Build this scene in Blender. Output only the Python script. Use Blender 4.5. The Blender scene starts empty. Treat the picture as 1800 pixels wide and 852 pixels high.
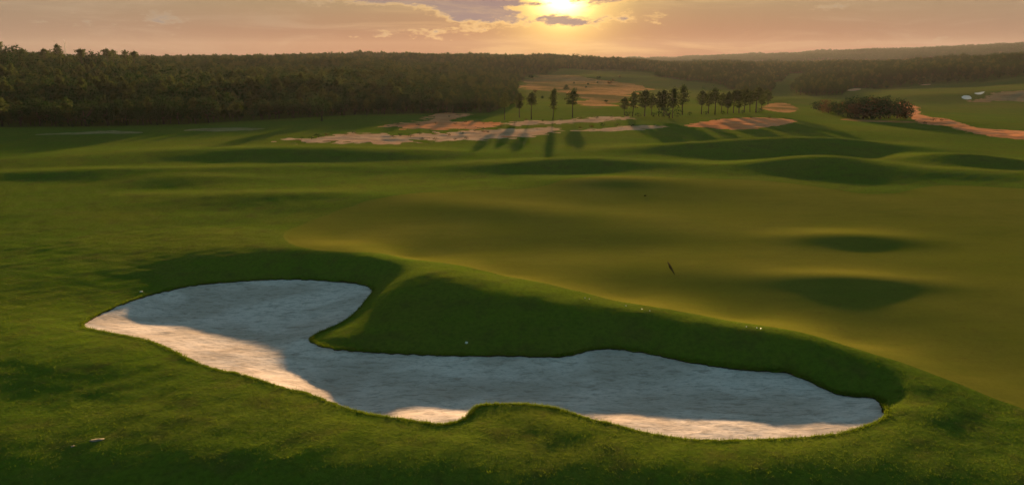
import bpy, math, random
import numpy as np
from mathutils import Vector

random.seed(7); RNG = np.random.default_rng(7)
scene = bpy.context.scene
COL = scene.collection

# ------------------------------------------------------------------ camera
CAM_H = 20.0
FOC = 1250.0                                    # focal length in pixels of an 1800 px wide frame
PITCH = math.atan(321.0 / FOC)                  # camera looks down a little
cam_data = bpy.data.cameras.new('camera')
cam_data.sensor_width = 36.0
cam_data.lens = 36.0 * FOC / 1800.0
cam_data.clip_start = 0.5
cam_data.clip_end = 30000.0
cam = bpy.data.objects.new('camera', cam_data)
cam.location = (0, 0, CAM_H)
cam.rotation_euler = (math.pi / 2 - PITCH, 0, 0)
COL.objects.link(cam)
scene.camera = cam

# ------------------------------------------------------------------ sun, sky, exposure
SUN_ELEV = math.radians(5.3)
SUN_AZ = math.radians(3.9)                      # clockwise from +Y (to the right of the view axis)
SUN_DIR = Vector((math.sin(SUN_AZ) * math.cos(SUN_ELEV), math.cos(SUN_AZ) * math.cos(SUN_ELEV), math.sin(SUN_ELEV)))
sun_data = bpy.data.lights.new('sun', 'SUN')
sun_data.energy = 5.0
sun_data.angle = math.radians(0.8)
sun_data.color = (1.0, 0.66, 0.34)
sun = bpy.data.objects.new('sun', sun_data)
sun.rotation_euler = (-SUN_DIR).to_track_quat('-Z', 'Y').to_euler()
COL.objects.link(sun)

scene.view_settings.view_transform = 'Standard'
scene.view_settings.look = 'None'
scene.view_settings.exposure = 1.6
scene.view_settings.gamma = 1.0
scene.cycles.use_denoising = True
scene.cycles.max_bounces = 6
scene.cycles.volume_bounces = 1
scene.cycles.transparent_max_bounces = 8
scene.cycles.sample_clamp_indirect = 4.0

world = bpy.data.worlds.new('World')
scene.world = world
world.use_nodes = True


class NT:
    """small helper to wire node trees"""
    def __init__(self, tree):
        self.t = tree
        tree.nodes.clear()

    def n(self, kind, **kw):
        nd = self.t.nodes.new(kind)
        for k, v in kw.items():
            setattr(nd, k, v)
        return nd

    def set(self, sock, v):
        if hasattr(v, 'is_linked') or isinstance(v, bpy.types.NodeSocket):
            self.t.links.new(v, sock)
        elif isinstance(v, bpy.types.Node):
            self.t.links.new(v.outputs[0], sock)
        else:
            sock.default_value = v

    def m(self, op, a, b=None, c=None, clamp=False):
        nd = self.n('ShaderNodeMath', operation=op, use_clamp=clamp)
        self.set(nd.inputs[0], a)
        if b is not None: self.set(nd.inputs[1], b)
        if c is not None: self.set(nd.inputs[2], c)
        return nd.outputs[0]

    def vm(self, op, a, b=None):
        nd = self.n('ShaderNodeVectorMath', operation=op)
        self.set(nd.inputs[0], a)
        if b is not None: self.set(nd.inputs[1], b)
        return nd.outputs['Value'] if op in ('DOT_PRODUCT', 'LENGTH') else nd.outputs[0]

    def mix(self, f, a, b, blend='MIX'):
        nd = self.n('ShaderNodeMix', data_type='RGBA', blend_type=blend)
        nd.clamp_factor = True
        self.set(nd.inputs[0], f); self.set(nd.inputs[6], a); self.set(nd.inputs[7], b)
        return nd.outputs[2]

    def ramp(self, f, stops, interp='LINEAR'):
        nd = self.n('ShaderNodeValToRGB')
        cr = nd.color_ramp
        cr.interpolation = interp
        while len(cr.elements) < len(stops):
            cr.elements.new(0.5)
        for e, (p, c) in zip(cr.elements, stops):
            e.position = p
            e.color = c if len(c) == 4 else (*c, 1)
        self.set(nd.inputs[0], f)
        return nd.outputs[0]

    def smooth(self, x, lo, hi):
        nd = self.n('ShaderNodeMapRange', interpolation_type='SMOOTHSTEP')
        self.set(nd.inputs[0], x)
        nd.inputs[1].default_value = lo; nd.inputs[2].default_value = hi
        nd.inputs[3].default_value = 0; nd.inputs[4].default_value = 1
        return nd.outputs[0]

    def noise(self, vec, scale, detail=4, rough=0.55, dist=0.0):
        nd = self.n('ShaderNodeTexNoise')
        self.set(nd.inputs['Vector'], vec)
        nd.inputs['Scale'].default_value = scale
        nd.inputs['Detail'].default_value = detail
        nd.inputs['Roughness'].default_value = rough
        nd.inputs['Distortion'].default_value = dist
        return nd.outputs['Fac']

    def mapping(self, vec, scale=(1, 1, 1), rot=(0, 0, 0), loc=(0, 0, 0)):
        nd = self.n('ShaderNodeMapping')
        self.set(nd.inputs['Vector'], vec)
        nd.inputs['Scale'].default_value = scale
        nd.inputs['Rotation'].default_value = rot
        nd.inputs['Location'].default_value = loc
        return nd.outputs[0]


def build_sky():
    w = NT(world.node_tree)
    out = w.n('ShaderNodeOutputWorld')
    bg = w.n('ShaderNodeBackground')
    tc = w.n('ShaderNodeTexCoord')
    d = w.vm('NORMALIZE', tc.outputs['Generated'])
    sky = w.n('ShaderNodeTexSky', sky_type='NISHITA')
    sky.sun_disc = False
    sky.sun_elevation = SUN_ELEV
    sky.sun_rotation = SUN_AZ
    sky.altitude = 100
    sky.air_density = 1.0
    sky.dust_density = 1.5
    sky.ozone_density = 3.0
    base = w.mix(1.0, sky.outputs[0], (0.082, 0.088, 0.061, 1), 'MULTIPLY')
    sep = w.n('ShaderNodeSeparateXYZ'); w.set(sep.inputs[0], d)
    X, Y, Z = sep.outputs
    el = w.m('ARCSINE', Z)                                  # radians
    az = w.m('ARCTAN2', X, Y)                               # radians, 0 ahead
    cs = w.vm('DOT_PRODUCT', d, tuple(SUN_DIR))
    ang = w.m('ARCCOSINE', w.m('MINIMUM', cs, 0.999999))    # angle from the sun
    # evening haze veil low in the sky: pink at the horizon, straw above, wider than the view
    veil_col = w.ramp(w.m('MULTIPLY', el, 4.0), [(0.0, (0.096, 0.031, 0.018)), (0.14, (0.110, 0.052, 0.031)),
                                                 (0.34, (0.114, 0.088, 0.046)), (1.0, (0.085, 0.085, 0.080))])
    veil = w.m('SUBTRACT', 1.0, w.smooth(el, 0.16, 0.7))
    side = w.m('SUBTRACT', 1.0, w.smooth(ang, 0.75, 2.2))
    vf = w.m('MULTIPLY', veil, w.m('MULTIPLY_ADD', side, 0.84, 0.16))
    veil_col = w.mix(w.m('MULTIPLY', w.smooth(ang, 0.2, 0.8), 0.6), veil_col, (0.108, 0.083, 0.058, 1))
    low = w.m('MULTIPLY', w.m('POWER', 2.718, w.m('MULTIPLY', ang, -4.5)), w.m('SUBTRACT', 1.0, w.smooth(el, 0.0, 0.07)))
    veil_col = w.mix(w.m('MULTIPLY', low, 0.8), veil_col, (0.02, 0.003, 0.002, 1))
    c = w.mix(vf, base, veil_col)
    # warm aureole round the sun
    g1 = w.m('POWER', 2.718, w.m('MULTIPLY', ang, -7.5))
    g2 = w.m('POWER', 2.718, w.m('MULTIPLY', ang, -36.0))
    c = w.mix(1.0, c, w.mix(g1, (0, 0, 0, 1), (0.07, 0.020, 0.0, 1)), 'ADD')
    c = w.mix(1.0, c, w.mix(g2, (0, 0, 0, 1), (1.5, 1.08, 0.2, 1)), 'ADD')
    # ---- clouds: thin layer seen at a shallow angle
    comb = w.n('ShaderNodeCombineXYZ')
    w.set(comb.inputs[0], w.m('MULTIPLY', az, 1.0))
    w.set(comb.inputs[1], w.m('MULTIPLY', el, 2.6))
    w.set(comb.inputs[2], 0.0)
    p = comb.outputs[0]
    n1 = w.noise(p, 24.0, 7, 0.62, 0.4)
    n2 = w.noise(w.mapping(p, loc=(3.1, 1.7, 0)), 75.0, 5, 0.6)
    n3 = w.noise(w.mapping(p, scale=(0.6, 1.6, 1), loc=(7, 2, 0)), 9.0, 6, 0.62, 0.6)
    nz = w.m('ADD', w.m('MULTIPLY', n1, 0.7), w.m('MULTIPLY', n2, 0.3))

    def lump(a0, e0, sa, se, amp):
        da = w.m('DIVIDE', w.m('SUBTRACT', az, math.radians(a0)), math.radians(sa))
        de = w.m('DIVIDE', w.m('SUBTRACT', el, math.radians(e0)), math.radians(se))
        r2 = w.m('ADD', w.m('MULTIPLY', da, da), w.m('MULTIPLY', de, de))
        return w.m('MULTIPLY', w.m('POWER', 2.718, w.m('MULTIPLY', r2, -0.7)), amp)
    # the bank of cumulus strung out left of, under and right of the sun
    lumps = None
    for a in CLOUDS:
        L = lump(*a)
        lumps = L if lumps is None else w.m('ADD', lumps, L)
    high = w.m('MULTIPLY', w.smooth(el, 0.06, 0.5), 0.08)
    cov = w.m('ADD', w.m('ADD', w.m('MULTIPLY', w.m('SUBTRACT', nz, 0.56), 2.3), w.m('MULTIPLY', lumps, 1.2)), high)
    dens = w.smooth(cov, 0.12, 0.50)
    thick = w.smooth(cov, 0.25, 0.62)
    # cloud colour: bright thin rims near the sun, mauve grey where thick
    near = w.m('SUBTRACT', 1.0, w.smooth(ang, 0.0, 0.42))
    rim = w.mix(near, (0.135, 0.100, 0.066, 1), (0.40, 0.24, 0.07, 1))
    core = w.mix(near, (0.088, 0.070, 0.062, 1), (0.085, 0.056, 0.062, 1))
    cc = w.mix(thick, rim, core)
    c = w.mix(w.m('MULTIPLY', dens, 0.93), c, cc)
    # faint high streaks
    st = w.m('MULTIPLY', w.smooth(n3, 0.46, 0.72), w.m('MULTIPLY', veil, 0.30))
    c = w.mix(st, c, w.mix(near, (0.165, 0.120, 0.078, 1), (0.34, 0.215, 0.075, 1)))
    # the sun itself burning through the gaps
    core_s = w.m('POWER', 2.718, w.m('MULTIPLY', w.m('MULTIPLY', ang, ang), -1300.0))
    thin = w.m('SUBTRACT', 1.0, w.m('MULTIPLY', dens, 0.97))
    c = w.mix(1.0, c, w.mix(w.m('MULTIPLY', core_s, thin), (0, 0, 0, 1), (1.6, 1.25, 0.55, 1)), 'ADD')
    w.set(bg.inputs['Color'], c)
    bg.inputs['Strength'].default_value = 1.0
    w.t.links.new(bg.outputs[0], out.inputs['Surface'])


# azimuth, elevation, half widths (degrees), amount
CLOUDS = [(-8.2, 4.65, 6.0, 0.62, 0.85), (-3.0, 3.95, 2.6, 0.75, 0.72), (-1.5, 3.3, 3.4, 0.42, 0.34), (0.8, 2.8, 4.5, 0.4, 0.24), (3.4, 2.9, 2.2, 0.4, 0.24),
          (5.8, 3.0, 1.7, 0.6, 0.36), (9.4, 3.1, 2.4, 0.42, 0.34), (1.4, 4.12, 1.3, 0.16, 0.36), (6.3, 3.9, 0.9, 0.25, 0.3),
          (6.8, 4.5, 3.4, 0.3, 0.50), (-24.9, 2.55, 1.6, 0.5, 0.40), (-28.5, 2.4, 2.5, 0.3, 0.2), (-5.0, 2.15, 4.5, 0.3, 0.34),
          (-9.0, 1.7, 5.0, 0.25, 0.2), (24.8, 4.25, 2.4, 0.5, 0.46), (22.5, 3.6, 1.5, 0.2, 0.24), (-36, 3.2, 5, 0.5, 0.14)]
build_sky()


# ------------------------------------------------------------------ projection helper: view direction -> place on the land
CP, SP = math.cos(PITCH), math.sin(PITCH)


def ray(u, v):
    a = (u - 900.0) / FOC; b = (426.0 - v) / FOC
    return np.array([a, CP + b * SP, -SP + b * CP])


def at(u, v, z=0.0):
    r = ray(u, v)
    t = (z - CAM_H) / r[2]
    return np.array([r[0] * t, r[1] * t])


def smoothstep(x, a, b):
    t = np.clip((x - a) / (b - a), 0, 1)
    return t * t * (3 - 2 * t)


# ------------------------------------------------------------------ land form
class TPS:
    def __init__(self, P, Z, lam=0.02):
        P = np.asarray(P, float); Z = np.asarray(Z, float)
        n = len(P)
        K = self.k(P, P) + lam * np.eye(n)
        A = np.zeros((n + 3, n + 3))
        A[:n, :n] = K; A[:n, n] = 1; A[:n, n + 1:] = P
        A[n, :n] = 1; A[n + 1:, :n] = P.T
        b = np.zeros(n + 3); b[:n] = Z
        self.w = np.linalg.solve(A, b); self.P = P

    @staticmethod
    def k(a, b):
        r2 = ((a[:, None, :] - b[None, :, :]) ** 2).sum(-1) + 1e-9
        return 0.5 * r2 * np.log(r2)

    def __call__(self, Q):
        out = np.empty(len(Q)); n = len(self.P)
        for i in range(0, len(Q), 20000):
            q = Q[i:i + 20000]
            out[i:i + 20000] = self.k(q, self.P) @ self.w[:n] + self.w[n] + q @ self.w[n + 1:]
        return out


class Waves:
    def __init__(self, n, lmin, lmax, seed, stretch=1.0):
        r = np.random.default_rng(seed)
        L = np.exp(r.uniform(math.log(lmin), math.log(lmax), n))
        th = r.uniform(0, math.pi, n)
        self.kx = 2 * math.pi / L * np.cos(th) / stretch
        self.ky = 2 * math.pi / L * np.sin(th)
        self.ph = r.uniform(0, 6.283, n)
        self.a = (L / lmax) ** 0.8
        self.a /= math.sqrt((self.a ** 2).sum() / 2)

    def __call__(self, x, y):
        out = np.zeros_like(x)
        for kx, ky, p, a in zip(self.kx, self.ky, self.ph, self.a):
            out += a * np.sin(kx * x + ky * y + p)
        return out


W_BIG = Waves(14, 26, 70, 1, 1.3)
W_MID = Waves(20, 6, 18, 2, 1.4)
W_SML = Waves(26, 1.2, 4, 3, 1.2)
W_FAR = Waves(16, 60, 240, 4, 1.2)
W_SAND = Waves(24, 0.5, 1.8, 5, 1.3)
W_SAND2 = Waves(12, 2.5, 6, 6, 1.3)

# the bunker's rim: far rim sits low (foot of the bank), near rim is the raised lip; (u, v, height)
RIM = []
for u, v in [(148, 572), (165, 557), (200, 540), (240, 525), (290, 511), (340, 501), (400, 495), (460, 491), (520, 490), (580, 493),
             (630, 498)]:
    RIM.append((u, v, -0.34))
RIM[0] = (148, 572, -0.12); RIM[1] = (165, 557, -0.22); RIM[2] = (200, 540, -0.3)
for u, v in [(653, 507), (648, 520), (636, 535), (620, 552), (600, 566), (575, 577), (555, 586), (544, 596), (560, 606), (590, 612)]:
    RIM.append((u, v, -0.35))
for u, v in [(640, 617), (700, 620), (760, 623), (830, 624), (900, 624), (960, 626), (1000, 624), (1030, 616), (1060, 612), (1100, 614),
             (1150, 622), (1200, 633), (1250, 641), (1300, 648), (1350, 651), (1380, 653), (1410, 663), (1440, 677), (1470, 690),
             (1500, 695)]:
    RIM.append((u, v, -0.55))
RIM += [(1530, 697, -0.40), (1545, 703, -0.25), (1550, 715, -0.1), (1555, 729, 0.05), (1545, 738, 0.12)]
for u, v in [(1510, 750), (1470, 760), (1420, 766), (1350, 770), (1280, 772), (1220, 771), (1160, 764), (1110, 753), (1075, 743)]:
    RIM.append((u, v, 0.15))
for u, v in [(1040, 736), (1000, 722), (970, 714), (930, 709), (880, 708), (850, 709), (832, 715)]:
    RIM.append((u, v, 0.2))
for u, v in [(822, 728), (810, 736), (785, 743), (765, 743), (740, 739), (700, 733), (660, 727), (620, 718), (580, 704), (545, 690),
             (500, 680), (460, 667), (420, 655), (380, 647), (340, 632), (315, 620), (295, 610), (260, 597), (220, 588), (180, 581)]:
    RIM.append((u, v, 0.15 if u > 345 else 0.15 - 0.2 * (345 - u) / 165))
RIM_DROP = np.array([0.45 if (p[1] > 690 and 825 < p[0] < 1050) else (0.65 if (p[1] > 675 and 510 < p[0] < 670) else 0.10) for p in RIM])
RIM_XY = np.array([at(*p) for p in RIM]); RIM_Z = np.array([p[2] for p in RIM])

LAND = [  # ridge behind the bunker
    (100, 458, 0.35), (250, 452, 0.52), (400, 450, 0.74), (550, 455, 0.86), (640, 464, 1.02), (720, 482, 1.22), (800, 500, 1.28), (900, 521, 1.22),
    (1000, 543, 1.0), (1100, 564, 0.72), (1200, 583, 0.66), (1300, 600, 0.62), (1400, 620, 0.52), (1500, 645, 0.5), (1600, 675, 0.5),
    (1700, 710, 0.45), (1800, 746, 0.4), (1950, 801, 0.35), (2200, 890, 0.3),
    # the bank under it
    (590, 592, -0.16), (620, 585, -0.1), (660, 578, -0.03), (710, 578, 0.02), (780, 580, 0.08), (760, 540, 0.5), (700, 540, 0.48), (1640, 725, 0.40), (1720, 770, 0.32), (150, 500, 0.05), (690, 508, 0.8),
    # the green beyond the ridge
    (720, 450, 0.58), (900, 482, 0.6), (1100, 524, 0.4), (1300, 560, 0.32), (1500, 600, 0.28), (1700, 655, 0.26), (1850, 705, 0.2),
    (600, 420, 0.55), (800, 430, 0.65), (1000, 460, 0.62), (1200, 480, 0.5), (1400, 520, 0.4), (1550, 540, 0.36), (1700, 580, 0.28), (1900, 600, 0.22),
    (520, 405, 0.5), (650, 370, 0.65), (850, 360, 0.8), (1000, 390, 0.65), (1200, 400, 0.6), (1450, 400, 0.5), (1700, 420, 0.45),
    (1900, 430, 0.4), (850, 338, 0.95), (1000, 322, 1.2), (1150, 318, 1.1), (1290, 317, 1.1), (1600, 330, 0.9), (1800, 332, 0.9),
    # rough on the left
    (0, 440, 0.2), (-200, 480, 0), (0, 520, 0.0), (-200, 600, -0.1), (0, 380, 0.1), (250, 390, 0.25), (400, 400, 0.35), (450, 350, 0.4),
    (100, 340, 0.2), (600, 340, 0.5), (300, 290, 0.1), (0, 300, 0), (-200, 330, 0), (600, 290, 0.2), (800, 310, 0.2),
    # foreground
    (0, 600, 0.2), (80, 580, 0.14), (150, 640, 0.26), (0, 690, 0.1), (250, 680, 0.3), (-150, 720, 0.0), (400, 730, 0.34),
    (600, 765, 0.36), (800, 780, 0.36), (900, 750, 0.25), (1000, 790, 0.3), (1200, 805, 0.34), (1400, 800, 0.34), (1600, 785, 0.32),
    (1750, 810, 0.3), (1900, 860, 0.2), (150, 770, 0.1), (350, 800, 0.22), (600, 825, 0.2), (900, 835, 0.18), (1200, 850, 0.16),
    (1500, 850, 0.14), (1750, 870, 0.1), (0, 852, -0.4), (300, 880, -0.35), (600, 900, -0.3), (900, 910, -0.3), (1200, 910, -0.3),
    (1500, 910, -0.28), (-200, 852, -0.5), (300, 1000, -1.1), (900, 1000, -1.1), (1500, 1000, -1.0), (2000, 960, -0.4), (-200, 1000, -1.1),
    (1000, 280, 0.2), (1300, 290, 0.3), (1600, 280, 0.2), (1850, 300, 0.3), (300, 250, 0), (700, 255, 0), (1100, 250, 0), (1500, 250, 0),
    (1850, 255, 0), (-100, 250, 0), (2050, 300, 0.2), (2100, 420, 0.4), (2150, 600, 0.4), (2150, 720, 0.4)]
LAND_XY = np.array([at(*p) for p in LAND]); LAND_Z = np.array([p[2] for p in LAND])
TPS_LAND = TPS(np.vstack([LAND_XY, RIM_XY]), np.concatenate([LAND_Z, RIM_Z]))
# floor of the bunker
FLOOR = [(400, 520, -0.85), (300, 548, -1.0), (240, 558, -0.85), (210, 566, -0.6), (290, 580, -0.6), (520, 530, -0.85), (560, 560, -0.9), (450, 575, -0.95), (350, 592, -0.68), (420, 625, -0.32),
         (480, 615, -0.65), (620, 650, -0.95), (540, 640, -0.85), (700, 660, -1.0), (850, 660, -1.0), (1000, 665, -1.0), (1150, 680, -1.0),
         (1300, 695, -0.85), (1420, 705, -0.55), (1480, 725, -0.2), (600, 690, -0.95), (640, 705, -0.88), (560, 680, -0.85), (700, 712, -0.6), (1150, 738, -0.28),
         (1300, 745, -0.15), (770, 722, -0.4), (950, 690, -0.95), (880, 695, -0.9)]
TPS_SAND = TPS(np.vstack([RIM_XY, [at(*p) for p in FLOOR]]), np.concatenate([RIM_Z - RIM_DROP, [p[2] for p in FLOOR]]))

# mounds and ridges: centre (u, v), height, half length across / along the view (m), turn (deg)
MOUNDS = [(1490, 419, 0.56, 5.5, 2.6, 0), (1490, 496, 0.40, 5.5, 1.9, -6), (1075, 324, 0.55, 8.0, 4.0, 0), (900, 375, 0.45, 11, 4.5, -25),
          (1450, 279, 2.0, 9, 6.0, 0), (1345, 297, 0.7, 8, 4, 0), (1610, 306, 0.8, 14, 5, 0),
          (1000, 282, 1.7, 15, 6, 0), (1290, 248, 2.3, 18, 7, 0), (1470, 239, 3.0, 15, 7, 0), (1690, 268, 2.1, 9, 6, 0),
          (1000, 440, -0.35, 12, 4, 0), (1180, 360, -0.3, 10, 6, 0),
          (330, 311, 0.7, 9, 4.5, 0), (200, 298, 0.8, 26, 4, 8), (420, 262, 1.1, 30, 7, 0), (640, 268, 0.9, 22, 7, 0), (80, 280, 0.7, 20, 7, 0),
          (480, 345, 0.5, 14, 4, 0), (60, 690, -0.3, 5, 3, 0), (1570, 712, 0.15, 1.6, 1.2, 0), (980, 745, 0.06, 3.0, 1.2, 0)]


def mounds(x, y):
    z = np.zeros_like(x)
    for u, v, h, sx, sy, rot in MOUNDS:
        cx, cy = at(u, v, max(h, 0.4))
        a = math.radians(rot); c, s = math.cos(a), math.sin(a)
        dx, dy = x - cx, y - cy
        p = (c * dx + s * dy) / sx; q = (-s * dx + c * dy) / sy
        z += h * np.exp(-0.5 * (p * p + q * q))
    return z


# the wider country, by bearing and distance
FAR_U = np.array([-500, 0, 300, 600, 850, 980, 1120, 1300, 1500, 1800, 2300.])
FAR_D = np.array([150, 230, 300, 400, 520, 680, 850, 1050, 1300, 1700, 2400, 3200, 4000, 5200, 7000.])
FAR_Z = np.array([
    #150 230 300 400 520 680 850 1050 1300 1700 2400 3200 4000 5200 7000
    [0, 0, 0, 1.5, 6.5, 16.5, 17, 16, 13, 4, 0, -5, -5, -5, -5],
    [0, 0, 0, 1.5, 6.5, 16, 16.5, 15.5, 12, 4, 0, -5, -5, -5, -5],
    [0, 0, 0, 1, 3, 6.5, 9, 12, 12, 4, 0, -5, -5, -5, -5],
    [0, 0, 0, 0.5, 2, 5.5, 10, 16, 18, 8, 0, -5, -5, -5, -5],
    [0, 0, 0, 0, 1, 4.5, 9.5, 16.5, 18.5, 8, 0, -5, -5, -5, -5],
    [0, 0, 0, -1.5, -1.5, 3, 8.5, 13, 14, 6, 0, -5, -5, -5, -5],
    [0, 0, 0, -2, -2.5, 0.5, 6, 11, 11.5, 5, 0, 8, 14, 0, -5],
    [0, 0, 0, -2, -3.5, -3, -1.5, 2, 5, 4, 8, 22, 33, 10, -5],
    [0, 0, -1, -3.5, -4.5, -3, 0, 5, 8, 4, 14, 40, 54, 20, -5],
    [0, 0, -4, -5, -3, 2, 9, 17, 20, 8, 20, 56, 80, 30, -5],
    [0, -1, -4, -4, 0, 8, 16, 24, 26, 12, 30, 70, 95, 40, -5]])


def far_land(x, y):
    d = np.sqrt(x * x + y * y) + 1e-6
    u = 900 + FOC * x / np.maximum(y, 1e-3) * CP
    ui = np.clip(np.interp(u, FAR_U, np.arange(len(FAR_U))), 0, len(FAR_U) - 1.001)
    di = np.clip(np.interp(np.log(d), np.log(FAR_D), np.arange(len(FAR_D))), 0, len(FAR_D) - 1.001)
    def cub(t): return t * t * (3 - 2 * t) * 0.6 + t * 0.4
    iu = ui.astype(int); idd = di.astype(int); fu = cub(ui - iu); fd = cub(di - idd)
    z = (FAR_Z[iu, idd] * (1 - fu) * (1 - fd) + FAR_Z[iu + 1, idd] * fu * (1 - fd) + FAR_Z[iu, idd + 1] * (1 - fu) * fd + FAR_Z[iu + 1, idd + 1] * fu * fd)
    amp = smoothstep(d, 260, 900) * 1.5 + smoothstep(d, 1500, 3500) * 2.0
    return z + W_FAR(x, y) * amp


def in_poly(xy, P):
    x, y = xy[:, 0], xy[:, 1]
    ins = np.zeros(len(xy), bool)
    a = P; b = np.roll(P, -1, 0)
    for (x0, y0), (x1, y1) in zip(a, b):
        if y0 == y1: continue
        cnd = ((y0 > y) != (y1 > y)) & (x < (x1 - x0) * (y - y0) / (y1 - y0) + x0)
        ins ^= cnd
    return ins


def sdf(xy, P):
    d2 = np.full(len(xy), 1e18)
    a = P; b = np.roll(P, -1, 0)
    for p, q in zip(a, b):
        e = q - p; L = (e * e).sum()
        if L < 1e-12: continue
        w = xy - p
        t = np.clip((w @ e) / L, 0, 1)
        r = w - t[:, None] * e
        d2 = np.minimum(d2, (r * r).sum(1))
    s = np.sqrt(d2)
    s[in_poly(xy, P)] *= -1
    return s


def spline(P, k=6):
    """closed Catmull-Rom through the points"""
    P = np.asarray(P, float); n = len(P); out = []
    for i in range(n):
        p0, p1, p2, p3 = P[i - 1], P[i], P[(i + 1) % n], P[(i + 2) % n]
        for j in range(k):
            t = j / k
            out.append(0.5 * ((2 * p1) + (-p0 + p2) * t + (2 * p0 - 5 * p1 + 4 * p2 - p3) * t * t + (-p0 + 3 * p1 - 3 * p2 + p3) * t ** 3))
    return np.array(out)


BUNKER = spline(RIM_XY, 5)
GREEN_PX = [(500, 406), (522, 394), (560, 379), (610, 364), (670, 350), (740, 341), (840, 337), (930, 335), (975, 327), (1020, 320), (1110, 316),
            (1200, 317), (1290, 318), (1360, 322), (1430, 330), (1520, 342), (1580, 340), (1620, 330), (1680, 327), (1800, 333), (1950, 340),
            (2150, 420), (2300, 600), (2150, 830), (1950, 772), (1800, 718), (1700, 684), (1600, 650), (1500, 622), (1400, 598), (1300, 579),
            (1200, 562), (1100, 543), (1000, 521), (900, 499), (800, 479), (700, 463), (620, 455), (560, 449), (520, 438), (500, 422)]
GREEN = spline([at(u, v - (7 if u > 650 and v > 430 else 0), 0.5 if v > 415 else 0.75) for u, v in GREEN_PX], 4)


class SdfGrid:
    """signed distance to an outline, tabulated once and read back by interpolation"""
    def __init__(self, P, step, pad):
        self.lo = P.min(0) - pad; self.step = step
        self.n = np.ceil((P.max(0) + pad - self.lo) / step).astype(int) + 1
        X, Y = np.meshgrid(self.lo[0] + step * np.arange(self.n[0]), self.lo[1] + step * np.arange(self.n[1]), indexing='ij')
        self.g = sdf(np.stack([X.ravel(), Y.ravel()], 1), P).reshape(self.n)

    def __call__(self, x, y):
        fx = np.clip((x - self.lo[0]) / self.step, 0, self.n[0] - 1.001); fy = np.clip((y - self.lo[1]) / self.step, 0, self.n[1] - 1.001)
        i = fx.astype(int); j = fy.astype(int); a = fx - i; b = fy - j; g = self.g
        return g[i, j] * (1 - a) * (1 - b) + g[i + 1, j] * a * (1 - b) + g[i, j + 1] * (1 - a) * b + g[i + 1, j + 1] * a * b


BUNKER_SDF = SdfGrid(BUNKER, 0.3, 8.0)
GREEN_SDF = SdfGrid(GREEN, 0.5, 6.0)


def land_z(x, y):
    xy = np.stack([x, y], 1)
    d = np.hypot(x, y)
    w = smoothstep(d, 150, 235)
    z = far_land(x, y) * w
    near = w < 1
    if near.any():
        q = xy[near]
        qx, qy = q[:, 0], q[:, 1]
        qc = np.stack([np.clip(qx, -95, 105), np.clip(qy, 12, 235)], 1)
        zn = TPS_LAND(qc)
        zn = np.clip(zn, -3.5, 3)
        sb = np.abs(BUNKER_SDF(qx, qy))
        sg = GREEN_SDF(qx, qy)
        rough = smoothstep(sg, -1.5, 3.0)
        fade = 0.25 + 0.75 * smoothstep(sb, 0.2, 5)
        zn = zn + mounds(qx, qy)
        zn += W_BIG(qx, qy) * 0.05 * (0.5 + 0.5 * rough) * fade
        zn += W_MID(qx, qy) * (0.008 + 0.017 * rough) * fade
        zn += W_SML(qx, qy) * (0.011 * rough) * (0.4 + 0.6 * smoothstep(sb, 0.0, 0.6))
        zn -= 0.03 * (1 - smoothstep(sg, -0.5, 0.12))          # mown surface lies a little lower than the rough
        z[near] += zn * (1 - w[near])
    far = d > 200
    z += W_FAR(x, y) * 0.25 * smoothstep(d, 140, 260)
    return z


def sand_z(x, y):
    xy = np.stack([x, y], 1)
    s = -sdf(xy, BUNKER)
    z = TPS_SAND(xy)
    f = smoothstep(s, 0.0, 1.2)
    return z + f * (W_SAND(x, y) * 0.008 + W_SAND2(x, y) * 0.014)


def land1(x, y):
    return float(land_z(np.array([float(x)]), np.array([float(y)]))[0])


_T = np.concatenate([np.linspace(20, 300, 110), np.geomspace(304, 6500, 170)])


def hit(u, v):
    """where a line of sight first meets the land"""
    r = ray(u, v); r = r / math.hypot(r[0], r[1])
    T = _T
    for _ in range(3):
        below = CAM_H + r[2] * T < land_z(r[0] * T, r[1] * T)
        i = int(np.argmax(below)) if below.any() else len(T) - 1
        lo, hi = T[max(i - 1, 0)], T[i]
        T = np.linspace(lo, hi, 12)
    t = 0.5 * (lo + hi)
    return np.array([r[0] * t, r[1] * t])


# ------------------------------------------------------------------ materials
def new_mat(name):
    m = bpy.data.materials.new(name); m.use_nodes = True
    return m, NT(m.node_tree)


def finish(w, color, rough=0.9, spec=0.0, bump=None, bump_d=0.05, bump_s=1.0, translucent=None):
    out = w.n('ShaderNodeOutputMaterial')
    b = w.n('ShaderNodeBsdfPrincipled')
    w.set(b.inputs['Base Color'], color)
    w.set(b.inputs['Roughness'], rough)
    b.inputs['Specular IOR Level'].default_value = spec
    if bump is not None:
        bn = w.n('ShaderNodeBump')
        bn.inputs['Distance'].default_value = bump_d
        bn.inputs['Strength'].default_value = bump_s
        w.set(bn.inputs['Height'], bump)
        w.t.links.new(bn.outputs[0], b.inputs['Normal'])
    sh = b.outputs[0]
    if translucent:
        t = w.n('ShaderNodeBsdfTranslucent'); w.set(t.inputs[0], translucent[1])
        mx = w.n('ShaderNodeMixShader'); mx.inputs[0].default_value = translucent[0]
        w.t.links.new(sh, mx.inputs[1]); w.t.links.new(t.outputs[0], mx.inputs[2])
        sh = mx.outputs[0]
    w.t.links.new(sh, out.inputs['Surface'])


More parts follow.
